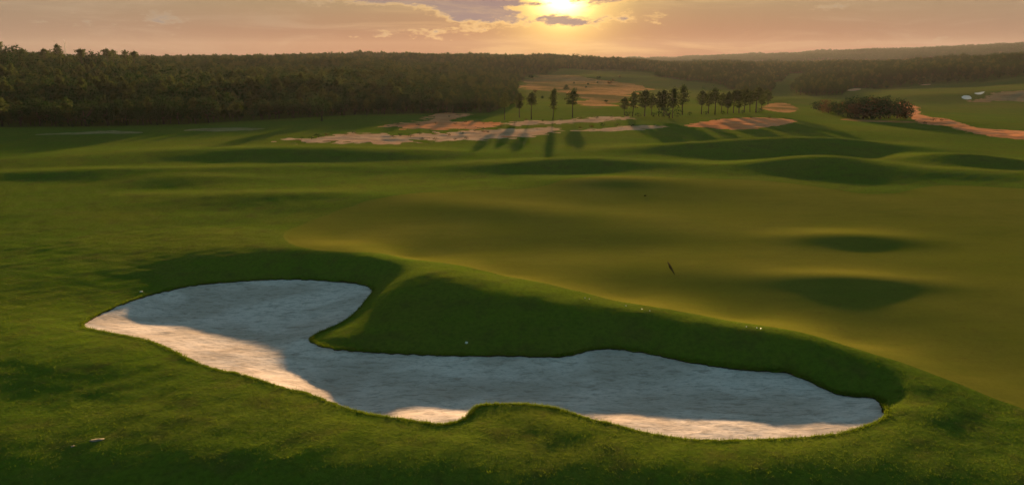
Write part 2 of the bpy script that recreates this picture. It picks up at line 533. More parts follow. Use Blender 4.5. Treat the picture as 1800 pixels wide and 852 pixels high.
def grass_material():
    m, w = new_mat('rough_grass')
    g = w.n('ShaderNodeNewGeometry').outputs['Position']
    a = w.n('ShaderNodeAttribute', attribute_name='cover').outputs['Color']
    n1 = w.noise(g, 0.035, 5, 0.6, 0.4)
    n2 = w.noise(w.mapping(g, scale=(1, 1.0, 1)), 0.45, 6, 0.65)
    n3 = w.noise(g, 3.0, 4, 0.7)
    n4 = w.noise(w.mapping(g, scale=(0.5, 1.3, 1)), 0.14, 5, 0.6, 0.6)
    c = w.mix(w.smooth(n1, 0.36, 0.64), (0.100, 0.150, 0.014, 1), (0.130, 0.152, 0.017, 1))
    c = w.mix(w.m('MULTIPLY', w.smooth(n4, 0.45, 0.68), 0.55), c, (0.112, 0.172, 0.011, 1))
    c = w.mix(w.m('MULTIPLY', w.smooth(n2, 0.48, 0.70), 0.65), c, (0.100, 0.088, 0.020, 1))
    c = w.mix(w.m('MULTIPLY', w.smooth(n3, 0.38, 0.72), 0.6), c, (0.058, 0.070, 0.011, 1))
    n6 = w.noise(w.mapping(g, loc=(3, 1, 0)), 1.1, 5, 0.7, 0.5)
    c = w.mix(w.m('MULTIPLY', w.smooth(n6, 0.52, 0.68), 0.3), c, (0.150, 0.150, 0.022, 1))
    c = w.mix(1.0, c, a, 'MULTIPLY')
    h = w.m('ADD', w.m('MULTIPLY', w.noise(g, 9.0, 3, 0.7), 0.5), w.m('MULTIPLY', n3, 0.8))
    finish(w, c, 0.95, 0.0, h, 0.09, 0.8)
    return m


def green_material():
    m, w = new_mat('mown_green')
    g = w.n('ShaderNodeNewGeometry').outputs['Position']
    n1 = w.noise(g, 0.05, 5, 0.6, 0.4)
    n2 = w.noise(w.mapping(g, scale=(0.35, 1, 1)), 0.6, 5, 0.65)
    n3 = w.noise(g, 4.0, 4, 0.7)
    c = w.mix(w.smooth(n1, 0.35, 0.65), (0.150, 0.150, 0.018, 1), (0.178, 0.162, 0.023, 1))
    c = w.mix(w.m('MULTIPLY', w.smooth(n2, 0.42, 0.7), 0.5), c, (0.128, 0.128, 0.017, 1))
    c = w.mix(w.m('MULTIPLY', w.smooth(n3, 0.4, 0.75), 0.45), c, (0.110, 0.105, 0.014, 1))
    n4 = w.noise(w.mapping(g, scale=(0.45, 1, 1), loc=(5, 8, 0)), 0.28, 6, 0.7, 0.8)
    c = w.mix(w.m('MULTIPLY', w.smooth(n4, 0.50, 0.66), 0.45), c, (0.120, 0.135, 0.016, 1))
    n5 = w.noise(w.mapping(g, scale=(0.6, 1, 1), loc=(1, 3, 0)), 1.7, 4, 0.7)
    c = w.mix(w.m('MULTIPLY', w.smooth(n5, 0.55, 0.75), 0.5), c, (0.105, 0.085, 0.016, 1))
    finish(w, c, 0.9, 0.0, w.m('ADD', w.noise(g, 14.0, 3, 0.7), n5), 0.02, 0.7)
    return m


def sand_material(name, c1, c2, c3, scale=1.0, bd=0.05):
    m, w = new_mat(name)
    g = w.n('ShaderNodeNewGeometry').outputs['Position']
    n1 = w.noise(w.mapping(g, scale=(0.6, 1, 1)), 0.22 * scale, 5, 0.6, 0.5)
    n2 = w.noise(w.mapping(g, scale=(0.55, 1.4, 1)), 1.6 * scale, 6, 0.7, 0.4)
    n3 = w.noise(g, 11.0 * scale, 3, 0.6)
    c = w.mix(w.smooth(n1, 0.38, 0.62), c1, c2)
    c = w.mix(w.m('MULTIPLY', w.smooth(n2, 0.46, 0.70), 0.7), c, c3)
    c = w.mix(w.m('MULTIPLY', w.smooth(w.noise(w.mapping(g, scale=(0.5, 1.5, 1), loc=(4, 9, 0)), 5.0 * scale, 4, 0.7), 0.50, 0.70), 0.6), c, c3)
    h = w.m('ADD', w.m('MULTIPLY', n2, 1.0), w.m('MULTIPLY', n3, 0.25))
    finish(w, c, 0.95, 0.0, h, bd, 0.9)
    return m


M_GRASS = grass_material()
M_GREEN = green_material()
M_BUNKER = sand_material('bunker_sand', (0.76, 0.64, 0.565, 1), (0.56, 0.455, 0.38, 1), (0.30, 0.235, 0.185, 1), 1.0, 0.06)
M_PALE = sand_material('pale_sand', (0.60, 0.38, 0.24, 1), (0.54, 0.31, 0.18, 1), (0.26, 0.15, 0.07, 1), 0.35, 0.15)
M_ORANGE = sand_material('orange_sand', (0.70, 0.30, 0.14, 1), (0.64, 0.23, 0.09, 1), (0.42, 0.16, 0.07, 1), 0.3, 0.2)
M_BROWN = sand_material('brown_sand', (0.52, 0.24, 0.09, 1), (0.17, 0.12, 0.04, 1), (0.08, 0.08, 0.02, 1), 0.12, 0.3)
M_CLAY = sand_material('clay_sand', (0.40, 0.25, 0.13, 1), (0.34, 0.19, 0.09, 1), (0.16, 0.11, 0.05, 1), 0.15, 0.2)
M_TAN = sand_material('dry_tan_sand', (0.30, 0.24, 0.11, 1), (0.22, 0.18, 0.075, 1), (0.10, 0.10, 0.03, 1), 0.2, 0.15)
M_WHITE = sand_material('white_sand', (0.72, 0.70, 0.66, 1), (0.66, 0.64, 0.6, 1), (0.55, 0.52, 0.48, 1), 0.2, 0.1)


def plain(name, col, rough=0.9, spec=0.0, var=0.3, scale=2.0, translucent=None):
    m, w = new_mat(name)
    g = w.n('ShaderNodeNewGeometry').outputs['Position']
    oi = w.n('ShaderNodeObjectInfo').outputs['Random']
    n = w.noise(g, scale, 4, 0.6)
    f = w.m('ADD', w.m('MULTIPLY', n, 0.7), w.m('MULTIPLY', oi, 0.3))
    lo = tuple(c * (1 - var) for c in col) + (1,)
    hi = tuple(c * (1 + var) for c in col) + (1,)
    finish(w, w.mix(f, lo, hi), rough, spec, translucent=translucent)
    return m


M_BARK = plain('bark', (0.075, 0.052, 0.038), var=0.4, scale=3)
M_PINE = plain('pine_needles', (0.046, 0.060, 0.018), var=0.45, scale=0.7, translucent=(0.38, (0.07, 0.09, 0.02, 1)))
M_LEAF = plain('broad_leaves', (0.024, 0.052, 0.015), var=0.45, scale=0.7, translucent=(0.14, (0.04, 0.065, 0.014, 1)))
M_RUST = plain('rusty_scrub_leaves', (0.085, 0.050, 0.024), var=0.4, scale=0.9, translucent=(0.25, (0.12, 0.07, 0.02, 1)))
M_BLADE = plain('grass_blades', (0.105, 0.125, 0.012), var=0.6, scale=0.9, translucent=(0.45, (0.14, 0.19, 0.010, 1)))
M_SOIL = plain('turf_edge_soil', (0.05, 0.035, 0.014), var=0.5, scale=3)
M_STEEL = plain('mast_steel', (0.25, 0.22, 0.2), 0.5, 0.4, 0.1)
M_GLOSS = plain('gloss_white', (0.8, 0.8, 0.78), 0.3, 0.5, 0.05)
M_BARE = plain('bare_soil', (0.17, 0.15, 0.11), var=0.4)
M_DARK = plain('dark_matte', (0.02, 0.017, 0.008), var=0.3)


# ------------------------------------------------------------------ the ground as one sheet, cut along every rim
def tag(o, label=None, cat=None, group=None, kind=None):
    if label: o['label'] = label
    if cat: o['category'] = cat
    if group: o['group'] = group
    if kind: o['kind'] = kind
    return o


def mesh_obj(name, V, F, mat, smooth=True, parent=None):
    me = bpy.data.meshes.new(name)
    V = np.asarray(V, np.float32); F = np.asarray(F, np.int32)
    k = F.shape[1]
    me.vertices.add(len(V)); me.vertices.foreach_set('co', V.ravel())
    me.loops.add(F.size); me.loops.foreach_set('vertex_index', F.ravel())
    me.polygons.add(len(F))
    me.polygons.foreach_set('loop_start', np.arange(0, F.size, k, dtype=np.int32))
    me.polygons.foreach_set('use_smooth', np.full(len(F), smooth))
    me.update(calc_edges=True); me.validate()
    if mat: me.materials.append(mat)
    o = bpy.data.objects.new(name, me); COL.objects.link(o)
    if parent: o.parent = parent
    return o


rows = np.concatenate([np.arange(13, 33, 0.5), np.arange(33, 84, 0.2), np.geomspace(84, 5000, 540)])
NCOL = 520
tt = np.linspace(-1, 1, NCOL)
half = np.where(rows < 60, 14 + rows * 0.86, 20 + rows * 0.76)
half = np.minimum(half, 20 + rows * 0.86)
GX = (tt[None, :] * half[:, None]); GY = np.repeat(rows[:, None], NCOL, 1)
XY = np.stack([GX.ravel(), GY.ravel()], 1)
nr = len(rows)
idx = np.arange(nr * NCOL).reshape(nr, NCOL)
a_, b_, c_, d_ = idx[:-1, :-1].ravel(), idx[:-1, 1:].ravel(), idx[1:, 1:].ravel(), idx[1:, :-1].ravel()
TRI = np.concatenate([np.stack([a_, b_, c_], 1), np.stack([a_, c_, d_], 1)])


def cut(XY, TRI, P, wob=None):
    """split the triangles along the closed outline P -> (XY, outside, inside, rim segments)"""
    lo, hi = P.min(0) - 12, P.max(0) + 12
    s = np.full(len(XY), 50.0)
    bb = np.all((XY > lo) & (XY < hi), 1)
    s[bb] = sdf(XY[bb], P)
    if wob:
        s[bb] += wob(XY[bb, 0], XY[bb, 1])
    s[np.abs(s) < 1e-4] = 1e-4
    neg = s[TRI] < 0
    k = neg.sum(1)
    outs = [TRI[k == 0]]; ins = [TRI[k == 3]]
    new = []; cache = {}; base = len(XY)

    def mid(i, j):
        key = (i, j) if i < j else (j, i)
        if key not in cache:
            t = s[i] / (s[i] - s[j])
            cache[key] = base + len(new)
            new.append(XY[i] + (XY[j] - XY[i]) * t)
        return cache[key]
    to, ti, seg = [], [], []
    for tri, ng in zip(TRI[(k == 1) | (k == 2)].tolist(), neg[(k == 1) | (k == 2)].tolist()):
        lone = ng.index(True) if sum(ng) == 1 else ng.index(False)
        p, q, r = tri[lone], tri[(lone + 1) % 3], tri[(lone + 2) % 3]
        pq, pr = mid(p, q), mid(p, r)
        one = [[p, pq, pr]]; two = [[pq, q, r], [pq, r, pr]]
        if sum(ng) == 1: ti += one; to += two; seg.append((pq, pr))
        else: to += one; ti += two; seg.append((pr, pq))
    if new: XY = np.vstack([XY, new])
    if to: outs.append(np.array(to)); ins.append(np.array(ti))
    return XY, np.concatenate(outs), np.concatenate(ins), seg


def sub(XYn, F, zf):
    used = np.unique(F)
    remap = np.full(len(XYn), -1); remap[used] = np.arange(len(used))
    xy = XYn[used]
    return np.column_stack([xy, zf(xy[:, 0], xy[:, 1])]), remap[F]


def px_poly(pts, k=4):
    return spline([hit(u, v) for u, v in pts], k)


w_edge = Waves(20, 0.35, 1.6, 11)
w_edge2 = Waves(20, 1.5, 7, 12, 1.6)
w_edge3 = Waves(20, 8, 40, 13, 2.0)

REGIONS = [  # name, label, material, outline, edge wobble (m)
    ('sandy_waste', 'pale pinkish sandy waste area with scrub, widest strip beyond the mounds', M_PALE,
     [(505, 246), (540, 249), (600, 251), (660, 252), (712, 253), (735, 247), (790, 248), (850, 245), (930, 240), (992, 228), (960, 224),
      (910, 227), (860, 228), (800, 232), (740, 236), (700, 238), (660, 235), (620, 235), (575, 240), (540, 243)], 2.4),
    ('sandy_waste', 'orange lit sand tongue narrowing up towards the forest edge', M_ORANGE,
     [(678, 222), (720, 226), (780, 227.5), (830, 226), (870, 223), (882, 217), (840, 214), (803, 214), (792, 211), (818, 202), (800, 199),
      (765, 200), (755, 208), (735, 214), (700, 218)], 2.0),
    ('sandy_waste', 'long thin sand strip at the feet of the lone pines', M_PALE,
     [(890, 221), (940, 219), (1000, 216.5), (1060, 214), (1085, 210.5), (1110, 209), (1100, 206), (1050, 205), (1030, 208), (990, 212),
      (930, 212.5), (890, 215)], 2.2),
    ('sandy_waste', 'small pale sand streak in front of the pine clump', M_PALE,
     [(1010, 230), (1060, 231), (1110, 229), (1150, 226), (1172, 223), (1140, 220.5), (1100, 222), (1060, 226)], 1.5),
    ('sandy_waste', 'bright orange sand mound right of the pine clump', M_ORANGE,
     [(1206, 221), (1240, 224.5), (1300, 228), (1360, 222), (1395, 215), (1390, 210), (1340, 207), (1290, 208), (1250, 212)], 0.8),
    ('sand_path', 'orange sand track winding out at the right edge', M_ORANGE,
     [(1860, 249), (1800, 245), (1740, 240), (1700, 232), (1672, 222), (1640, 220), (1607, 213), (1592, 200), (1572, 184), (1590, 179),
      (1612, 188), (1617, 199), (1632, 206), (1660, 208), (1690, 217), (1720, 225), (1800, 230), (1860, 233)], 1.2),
    ('sandy_waste', 'thin pale sand sliver near the left edge before the forest', M_TAN,
     [(60, 236.5), (110, 237), (160, 235.5), (255, 234), (205, 230), (150, 232)], 0.4),
    ('sandy_waste', 'flat pale sand strip left of the widest waste area', M_TAN,
     [(325, 229), (380, 231), (440, 229), (462, 225.5), (380, 225)], 0.4),
    ('sandy_waste', 'brown sandy hillside across the valley under the sun', M_BROWN,
     [(925, 146), (945, 158), (985, 163), (1000, 172), (1020, 186), (1060, 190), (1090, 178), (1115, 164), (1150, 158), (1120, 149),
      (1060, 141), (1030, 135), (990, 131), (950, 133), (930, 139)], 6.0),
    ('sand_bunker', 'tiny white bunker highest on the far sandy hillside', M_WHITE, [(975, 134.5), (981, 138), (987, 137), (990, 134), (982, 133)], 0.0),
    ('sand_bunker', 'small white bunker in the middle of the far sandy hillside', M_WHITE, [(1020, 141), (1028, 144), (1039, 144), (1037, 141.5), (1028, 140)], 0.0),
    ('sand_bunker', 'small white bunker lowest right on the far sandy hillside', M_WHITE, [(1046, 144.5), (1054, 146.5), (1066, 145.5), (1058, 143.5)], 0.0),
    ('sand_bunker', 'round white bunker on the far right fairway', M_WHITE, [(1690, 171), (1694, 174), (1701, 175), (1708, 173.5), (1704, 168.5), (1695, 168)], 0.0),
    ('sand_bunker', 'white bunker with a pointed end above the round one at right', M_WHITE, [(1712, 164), (1720, 166.5), (1727, 165), (1731, 161), (1722, 162.5)], 0.0),
    ('sandy_waste', 'tan sand bank at the far right edge beyond the fairway', M_CLAY,
     [(1702, 178), (1730, 180), (1760, 177), (1800, 179), (1860, 180), (1860, 160), (1770, 161), (1742, 165), (1732, 172)], 1.5),
    ('sandy_waste', 'tan bare ground at the right end of the long pine row', M_BROWN,
     [(1338, 190), (1360, 196), (1396, 197), (1402, 190), (1384, 182), (1352, 183)], 1.0),
    ('sandy_waste', 'thin brown dirt strip along the foot of the low thicket', M_BROWN,
     [(1478, 211), (1530, 214.5), (1600, 216), (1600, 213.5), (1540, 211.5), (1490, 209)], 0.3),
    ('sandy_waste', 'long pale scrape across the slope left of the far sandy hillside', M_BROWN,
     [(885, 152), (905, 155), (925, 153.5), (918, 150.5), (900, 149.5)], 1.5),
    ('sand_bunker', 'faint pale sand streak on the far fairway below the woods', M_PALE, [(1488, 159), (1500, 160), (1514, 157), (1505, 155.5)], 0.0),
    ('sand_bunker', 'thin pale sand line below the woods at right', M_PALE, [(1616, 149.5), (1628, 150), (1641, 148.6), (1630, 148)], 0.0),
]

XY, GR, BUNK, RIMSEG = cut(XY, TRI, BUNKER, lambda x, y: 0.05 * w_edge(x, y))
XY, GR, GRN, _ = cut(XY, GR, GREEN, lambda x, y: 0.10 * w_edge2(x, y))
REG_F = []; REG_POLY = []
for name, label, mat, pts, wob in REGIONS:
    P = px_poly(pts)
    REG_POLY.append(P)
    XY, GR, F, _ = cut(XY, GR, P, (lambda x, y, a=wob: a * (w_edge2(x, y) if a < 5 else w_edge3(x, y))) if wob else None)
    REG_F.append(F)

V, F = sub(XY, GR, land_z)
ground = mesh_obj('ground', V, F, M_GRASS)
tag(ground, 'rolling green rough grassland reaching to the wooded hills', kind='structure')


# ------------------------------------------------------------------ woods (outlines by line of sight and distance)
def pos(u, d):
    r = np.array([(u - 900.0) / FOC, CP]); r /= np.linalg.norm(r)
    return r * d


LEFT_FRONT = [(-250, 224), (-120, 224), (0, 224), (120, 223), (240, 221), (340, 218), (430, 213), (520, 208), (600, 203.5), (680, 201), (750, 199.5), (810, 199), (860, 199)]
left_front = [hit(u, v) for u, v in LEFT_FRONT]
WOODS = [
    np.array(left_front + [pos(905, 340), pos(912, 430), pos(905, 560), pos(925, 700), pos(985, 830), pos(1060, 880), pos(1150, 880),
                           pos(1160, 1750), pos(-420, 1750)]),
    np.array([hit(1150, 136), hit(1210, 143), hit(1270, 150), hit(1302, 163), hit(1340, 164), hit(1358, 162), hit(1362, 148), pos(1362, 1000),
              pos(1390, 1000), hit(1388, 158), hit(1400, 168), hit(1440, 169), hit(1480, 167), hit(1500, 156), hit(1570, 155), hit(1640, 148),
              hit(1720, 144), hit(1770, 138), hit(1820, 133), pos(2080, 700), pos(2080, 1800), pos(1150, 1800)]),
]
RIDGE = np.array([pos(1040, 2700), pos(2150, 2500), pos(2150, 5000), pos(1040, 5000)])


def in_woods(xy):
    m = np.zeros(len(xy), bool)
    for P in WOODS: m |= in_poly(xy, P)
    return m


# what grows on the ground sheet: woodland floor is litter and shade plants, valley floor dry grass
gx = V[:, :2]
dd = np.hypot(gx[:, 0], gx[:, 1])
cov = np.ones((len(V), 4), np.float32)
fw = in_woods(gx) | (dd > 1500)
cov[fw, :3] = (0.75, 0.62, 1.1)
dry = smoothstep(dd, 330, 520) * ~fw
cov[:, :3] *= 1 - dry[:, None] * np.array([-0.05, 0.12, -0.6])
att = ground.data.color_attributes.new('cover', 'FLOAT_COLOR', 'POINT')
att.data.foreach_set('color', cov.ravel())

V, F = sub(XY, GRN, land_z)
tag(mesh_obj('putting_green', V, F, M_GREEN), 'large olive brown mown putting green behind the bunker ridge', kind='structure')
V, F = sub(XY, BUNK, sand_z)
tag(mesh_obj('sand_bunker', V, F, M_BUNKER), 'big pale sand bunker with two lobes in the foreground', kind='structure')
# turf edge standing over the sand
segs = np.array(RIMSEG)
ids = np.unique(segs); rm = np.full(len(XY), -1); rm[ids] = np.arange(len(ids))
top = np.column_stack([XY[ids], land_z(XY[ids, 0], XY[ids, 1])])
bot = np.column_stack([XY[ids], sand_z(XY[ids, 0], XY[ids, 1]) - 0.03])
s0, s1 = rm[segs[:, 0]], rm[segs[:, 1]]; nt = len(ids)
tag(mesh_obj('turf_edge', np.vstack([top, bot]), np.stack([s0, s1, s1 + nt, s0 + nt], 1), M_SOIL), 'dark cut turf edge round the big bunker', kind='structure')

w_lump = Waves(24, 2.5, 14, 21)
for (name, label, mat, pts, wob), F0, P in zip(REGIONS, REG_F, REG_POLY):
    if not len(F0): continue
    amp = 0.10 if name != 'sand_bunker' else 0.0
    size = math.sqrt(np.prod(np.ptp(P, 0)))

    def zf(x, y, P=P, amp=amp, size=size):
        s = np.maximum(-sdf(np.stack([x, y], 1), P), 0)
        f = smoothstep(s, 0, 4)
        return land_z(x, y) + f * (w_lump(x, y) * amp + (0.05 if amp else -0.2))
    V, F = sub(XY, F0, zf)
    tag(mesh_obj(name, V, F, mat), label, kind='structure')


# ------------------------------------------------------------------ plants
def tube(P, R, n=6):
    P = np.asarray(P, float); V = []; F = []
    for i, (p, r) in enumerate(zip(P, R)):
        d = P[min(i + 1, len(P) - 1)] - P[max(i - 1, 0)]; d /= np.linalg.norm(d) + 1e-9
        a = np.cross(d, [0.3, 1, 0.1]); a /= np.linalg.norm(a); b = np.cross(d, a)
        for k in range(n):
            t = 2 * math.pi * k / n
            V.append(p + r * (math.cos(t) * a + math.sin(t) * b))
    for i in range(len(P) - 1):
        for k in range(n):
            k2 = (k + 1) % n
            F.append([i * n + k, i * n + k2, (i + 1) * n + k2, (i + 1) * n + k])
    return np.array(V), np.array(F)


def leaves(centres, size, rng, flat=0.0):
    n = len(centres)
    a = rng.normal(size=(n, 3)); a[:, 2] *= 1 - flat; a /= np.linalg.norm(a, axis=1)[:, None]
    b = rng.normal(size=(n, 3)); b -= (a * b).sum(1)[:, None] * a; b /= np.linalg.norm(b, axis=1)[:, None]
    s = size * rng.uniform(0.6, 1.3, (n, 1))
    q = np.stack([centres - a * s, centres + b * s * 0.55, centres + a * s, centres - b * s * 0.55], 1)
    return q.reshape(-1, 3), np.arange(n * 4).reshape(n, 4)


def join(parts):
    Vs, Fs, o = [], [], 0
    for v, f in parts:
        Vs.append(v); Fs.append(f + o); o += len(v)
    return np.vstack(Vs), np.vstack(Fs)


def raw_mesh(name, V, F, mat):
    o = mesh_obj(name, V, F, mat, smooth=False)
    me = o.data; bpy.data.objects.remove(o)
    return me


def pine_proto(h, crown_from, width, seed, nl=26, lean=0.02, open_=0.5):
    """tall pine: bare lower trunk, whorls of limbs, tufts of needles; returns trunk mesh, crown mesh"""
    r = np.random.default_rng(seed)
    lx, ly = r.normal(0, lean, 2) * h
    ts = np.linspace(0, 1, 7)
    spine = np.stack([lx * ts ** 1.5 + 0.008 * h * np.sin(ts * 7 + seed), ly * ts ** 1.5, ts * h * 0.97], 1)
    parts = [tube(spine, 0.016 * h * (1 - ts) ** 0.8 + 0.003 * h)]
    cents = []
    for i in range(nl):
        t = crown_from + (1 - crown_from) * ((i + r.uniform(0, 0.9)) / nl)
        base = np.array([np.interp(t, ts, spine[:, k]) for k in range(3)])
        prof = math.sin(math.pi * min(1, (t - crown_from) / (1 - crown_from) * 0.8 + 0.22)) ** 0.8
        L = width * h * prof * r.uniform(0.45, 1.15)
        az = i * 2.4 + r.uniform(-0.5, 0.5); up = r.uniform(-0.05, 0.45)
        dv = np.array([math.cos(az), math.sin(az), up])
        tip = base + dv * L + np.array([0, 0, 0.12 * L])
        parts.append(tube([base, base + dv * L * 0.6, tip], [0.005 * h, 0.003 * h, 0.0015 * h], 4))
        for f in np.linspace(0.35, 1.0, 4):
            c = base + (tip - base) * f
            m = int(11 * (0.6 + 0.7 * f))
            cents.append(c + r.normal(0, 1, (m, 3)) * np.array([0.038, 0.038, 0.024]) * h * (0.6 + 0.6 * open_))
    cents.append(np.array([spine[-1]]) + r.normal(0, 1, (24, 3)) * np.array([0.02, 0.02, 0.045]) * h)
    return (raw_mesh('trunk', *join(parts), M_BARK), raw_mesh('crown', *leaves(np.vstack(cents), 0.030 * h, r), M_PINE))


def round_proto(h, rad, seed, mat=None, low=0.25, n=42):
    """broad tree or scrub bush: forked stem, crown of leafy clumps with gaps"""
    r = np.random.default_rng(seed)
    parts = [tube([[0, 0, 0], [0.02 * h, 0, 0.25 * h], [0.03 * h, 0.01 * h, 0.5 * h]], [0.028 * h, 0.02 * h, 0.012 * h])]
    cents = []
    for i in range(n):
        v = r.normal(size=3); v /= np.linalg.norm(v)
        rr = r.uniform(0.35, 1.0) ** 0.6
        c = np.array([v[0] * rad * h * rr, v[1] * rad * h * rr, h * (low + (1 - low) * (0.5 + 0.46 * v[2] * rr))])
        c *= r.uniform(0.86, 1.08)
        if i % 3 == 0:
            parts.append(tube([[0.02 * h, 0, 0.22 * h], c * 0.6 + [0, 0, 0.1 * h], c], [0.012 * h, 0.007 * h, 0.003 * h], 4))
        cents.append(c + r.normal(0, 1, (16, 3)) * np.array([0.075, 0.075, 0.055]) * h)
    return (raw_mesh('trunk', *join(parts), M_BARK), raw_mesh('crown', *leaves(np.vstack(cents), 0.042 * h, r), mat or M_LEAF))


PINES = [pine_proto(1.0, 0.42, 0.20, 31), pine_proto(1.0, 0.50, 0.17, 32, 22), pine_proto(1.0, 0.36, 0.24, 33, 30), pine_proto(1.0, 0.55, 0.20, 34, 20, 0.04),
         pine_proto(1.0, 0.30, 0.19, 35, 30), pine_proto(1.0, 0.46, 0.26, 36, 17, 0.05, 0.9), pine_proto(1.0, 0.38, 0.15, 37, 20, 0.03, 0.8), pine_proto(1.0, 0.25, 0.22, 38, 24, 0.03, 0.9)]
UMBREL = [pine_proto(1.0, 0.66, 0.22, 41, 18, 0.03, 0.7), pine_proto(1.0, 0.72, 0.19, 42, 16, 0.05, 0.7), pine_proto(1.0, 0.60, 0.26, 43, 18, 0.03, 0.7)]
ROUND = [round_proto(1.0, 0.36, 51), round_proto(1.0, 0.42, 52), round_proto(1.0, 0.33, 53, low=0.15)]
DENSE = [round_proto(1.0, 0.42, 65, low=0.0, n=62), round_proto(1.0, 0.5, 66, low=0.0, n=70), round_proto(1.0, 0.46, 67, M_RUST, low=0.0, n=62)]
BUSH = [round_proto(1.0, 0.55, 61, low=0.02, n=26), round_proto(1.0, 0.75, 62, low=0.0, n=26), round_proto(1.0, 0.5, 63, M_RUST, low=0.02, n=30)]


def plant(name, label, cat, proto, xy, h, group=None, wide=1.0, sink=0.05):
    root = bpy.data.objects.new(name, None); COL.objects.link(root)
    root.empty_display_size = 0.2
    root.location = (xy[0], xy[1], land1(*xy) - sink)
    root.scale = (h * wide, h * wide, h)
    root.rotation_euler = (0, 0, random.uniform(0, 6.283))
    tag(root, label, cat, group)
    for nm, me in zip(('trunk', 'crown'), proto):
        c = bpy.data.objects.new(nm, me); COL.objects.link(c); c.parent = root
    return root


def size_for(xy, px):
    return px / FOC * math.hypot(math.hypot(*xy), CAM_H)


ORD = ['first', 'second', 'third', 'fourth', 'fifth', 'sixth', 'seventh', 'eighth', 'ninth', 'tenth', 'eleventh', 'twelfth', 'thirteenth',
       'fourteenth', 'fifteenth', 'sixteenth', 'seventeenth', 'eighteenth']


def row_of(trees, phrase, group, protos, cat='tree', name='pine_tree', wide=1.0):
    for i, (u, top, base) in enumerate(sorted(trees)):
        xy = hit(u, base)
        plant(name, phrase % ORD[i], cat, protos[(i * 3 + len(trees)) % len(protos)], xy, size_for(xy, base - top) * random.uniform(0.93, 1.08), group, wide * random.uniform(0.75, 1.3))


row_of([(887, 164, 211), (913, 163, 207), (934, 162, 210), (972, 159, 211), (1006, 161, 207)],
       '%s pine from left of the five spaced pines behind the thin sand strip', 'five spaced pines on the sand', PINES, wide=1.15)
row_of([(1097, 172, 203), (1112, 165, 205), (1133, 159, 205), (1145, 165, 203), (1158, 166, 204), (1167, 162, 205), (1182, 155, 208), (1199, 156, 202)],
       '%s pine from left in the dense dark clump right of the spaced pines', 'dense middle pine clump', [PINES[0], PINES[5], PINES[2], PINES[7], PINES[4], PINES[6]], wide=1.25)
row_of([(1233, 163, 201), (1245, 166, 200), (1257, 160, 202), (1268, 168, 198), (1279, 163, 200), (1289, 160, 199), (1299, 163, 199), (1308, 160, 198),
        (1318, 165, 197), (1328, 160, 198), (1338, 166, 196), (1350, 163, 184)],
       '%s pine from left in the long pine row above the orange mound', 'long pine row above the orange mound', [PINES[2], PINES[6], PINES[7], PINES[4], PINES[5], PINES[0], PINES[3]], wide=1.25)
row_of([(1440, 178, 195), (1456, 176, 199), (1474, 177, 202), (1490, 177, 206), (1503, 174, 208), (1517, 177, 209), (1531, 174, 209), (1546, 176, 209),
        (1562, 172, 208), (1577, 180, 208), (1591, 184, 208)],
       '%s tree from left in the low dense thicket beside the sand track', 'low thicket beside the sand track', [DENSE[0], DENSE[1], DENSE[2], DENSE[1]],
       name='thicket_tree', wide=1.5)
row_of([(1104, 195, 205), (1122, 198, 206), (1150, 197, 206), (1176, 186, 208), (1190, 197, 206), (1212, 196, 203), (1240, 195, 202), (1270, 194, 201), (1305, 193, 200), (1334, 190, 198)],
       '%s low dark bush from left among the feet of the pine clumps', 'undergrowth at the feet of the pines', [DENSE[0], BUSH[0], DENSE[1]], cat='bush', name='bush', wide=1.3)
xy = hit(566, 213)
plant('broad_tree', 'loose round crowned tree standing alone before the dark forest', 'tree', ROUND[1], xy, size_for(xy, 44))
xy = hit(645, 204)
plant('pine_tree', 'thin pale young tree at the forest foot left of the sand tongue', 'tree', PINES[1], xy, size_for(xy, 28))
xy = hit(785, 199)
plant('pine_tree', 'slim open tree rising behind the orange sand tongue', 'tree', PINES[3], xy, size_for(xy, 26))
row_of([(110, 214, 223), (128, 213, 224), (155, 215, 223)], '%s pale bush from left of the three at the forest foot', 'pale bushes at the forest foot', [BUSH[1], BUSH[0]],
       cat='bush', name='bush', wide=1.2)

# skyline pines over the left forest: crowns that stand clear of the canopy
SKY = [(3, 88), (27, 84), (44, 82), (57, 80), (80, 83), (96, 90), (130, 90), (155, 84), (190, 90), (211, 91), (233, 90), (243, 91), (264, 92), (276, 93), (305, 97)]
for i, (u, top) in enumerate(SKY):
    xy = pos(u, 640 + 22 * ((i * 5) % 4))
    d = math.hypot(*xy)
    h = CAM_H + (105 - top) / FOC * d - land1(*xy)
    plant('pine_tree', '%s tall pine from left standing above the left forest skyline' % ORD[i], 'tree', (UMBREL + [ROUND[0], PINES[5]])[(i * 2) % 5], xy, h, 'tall pines on the left skyline', 0.95)

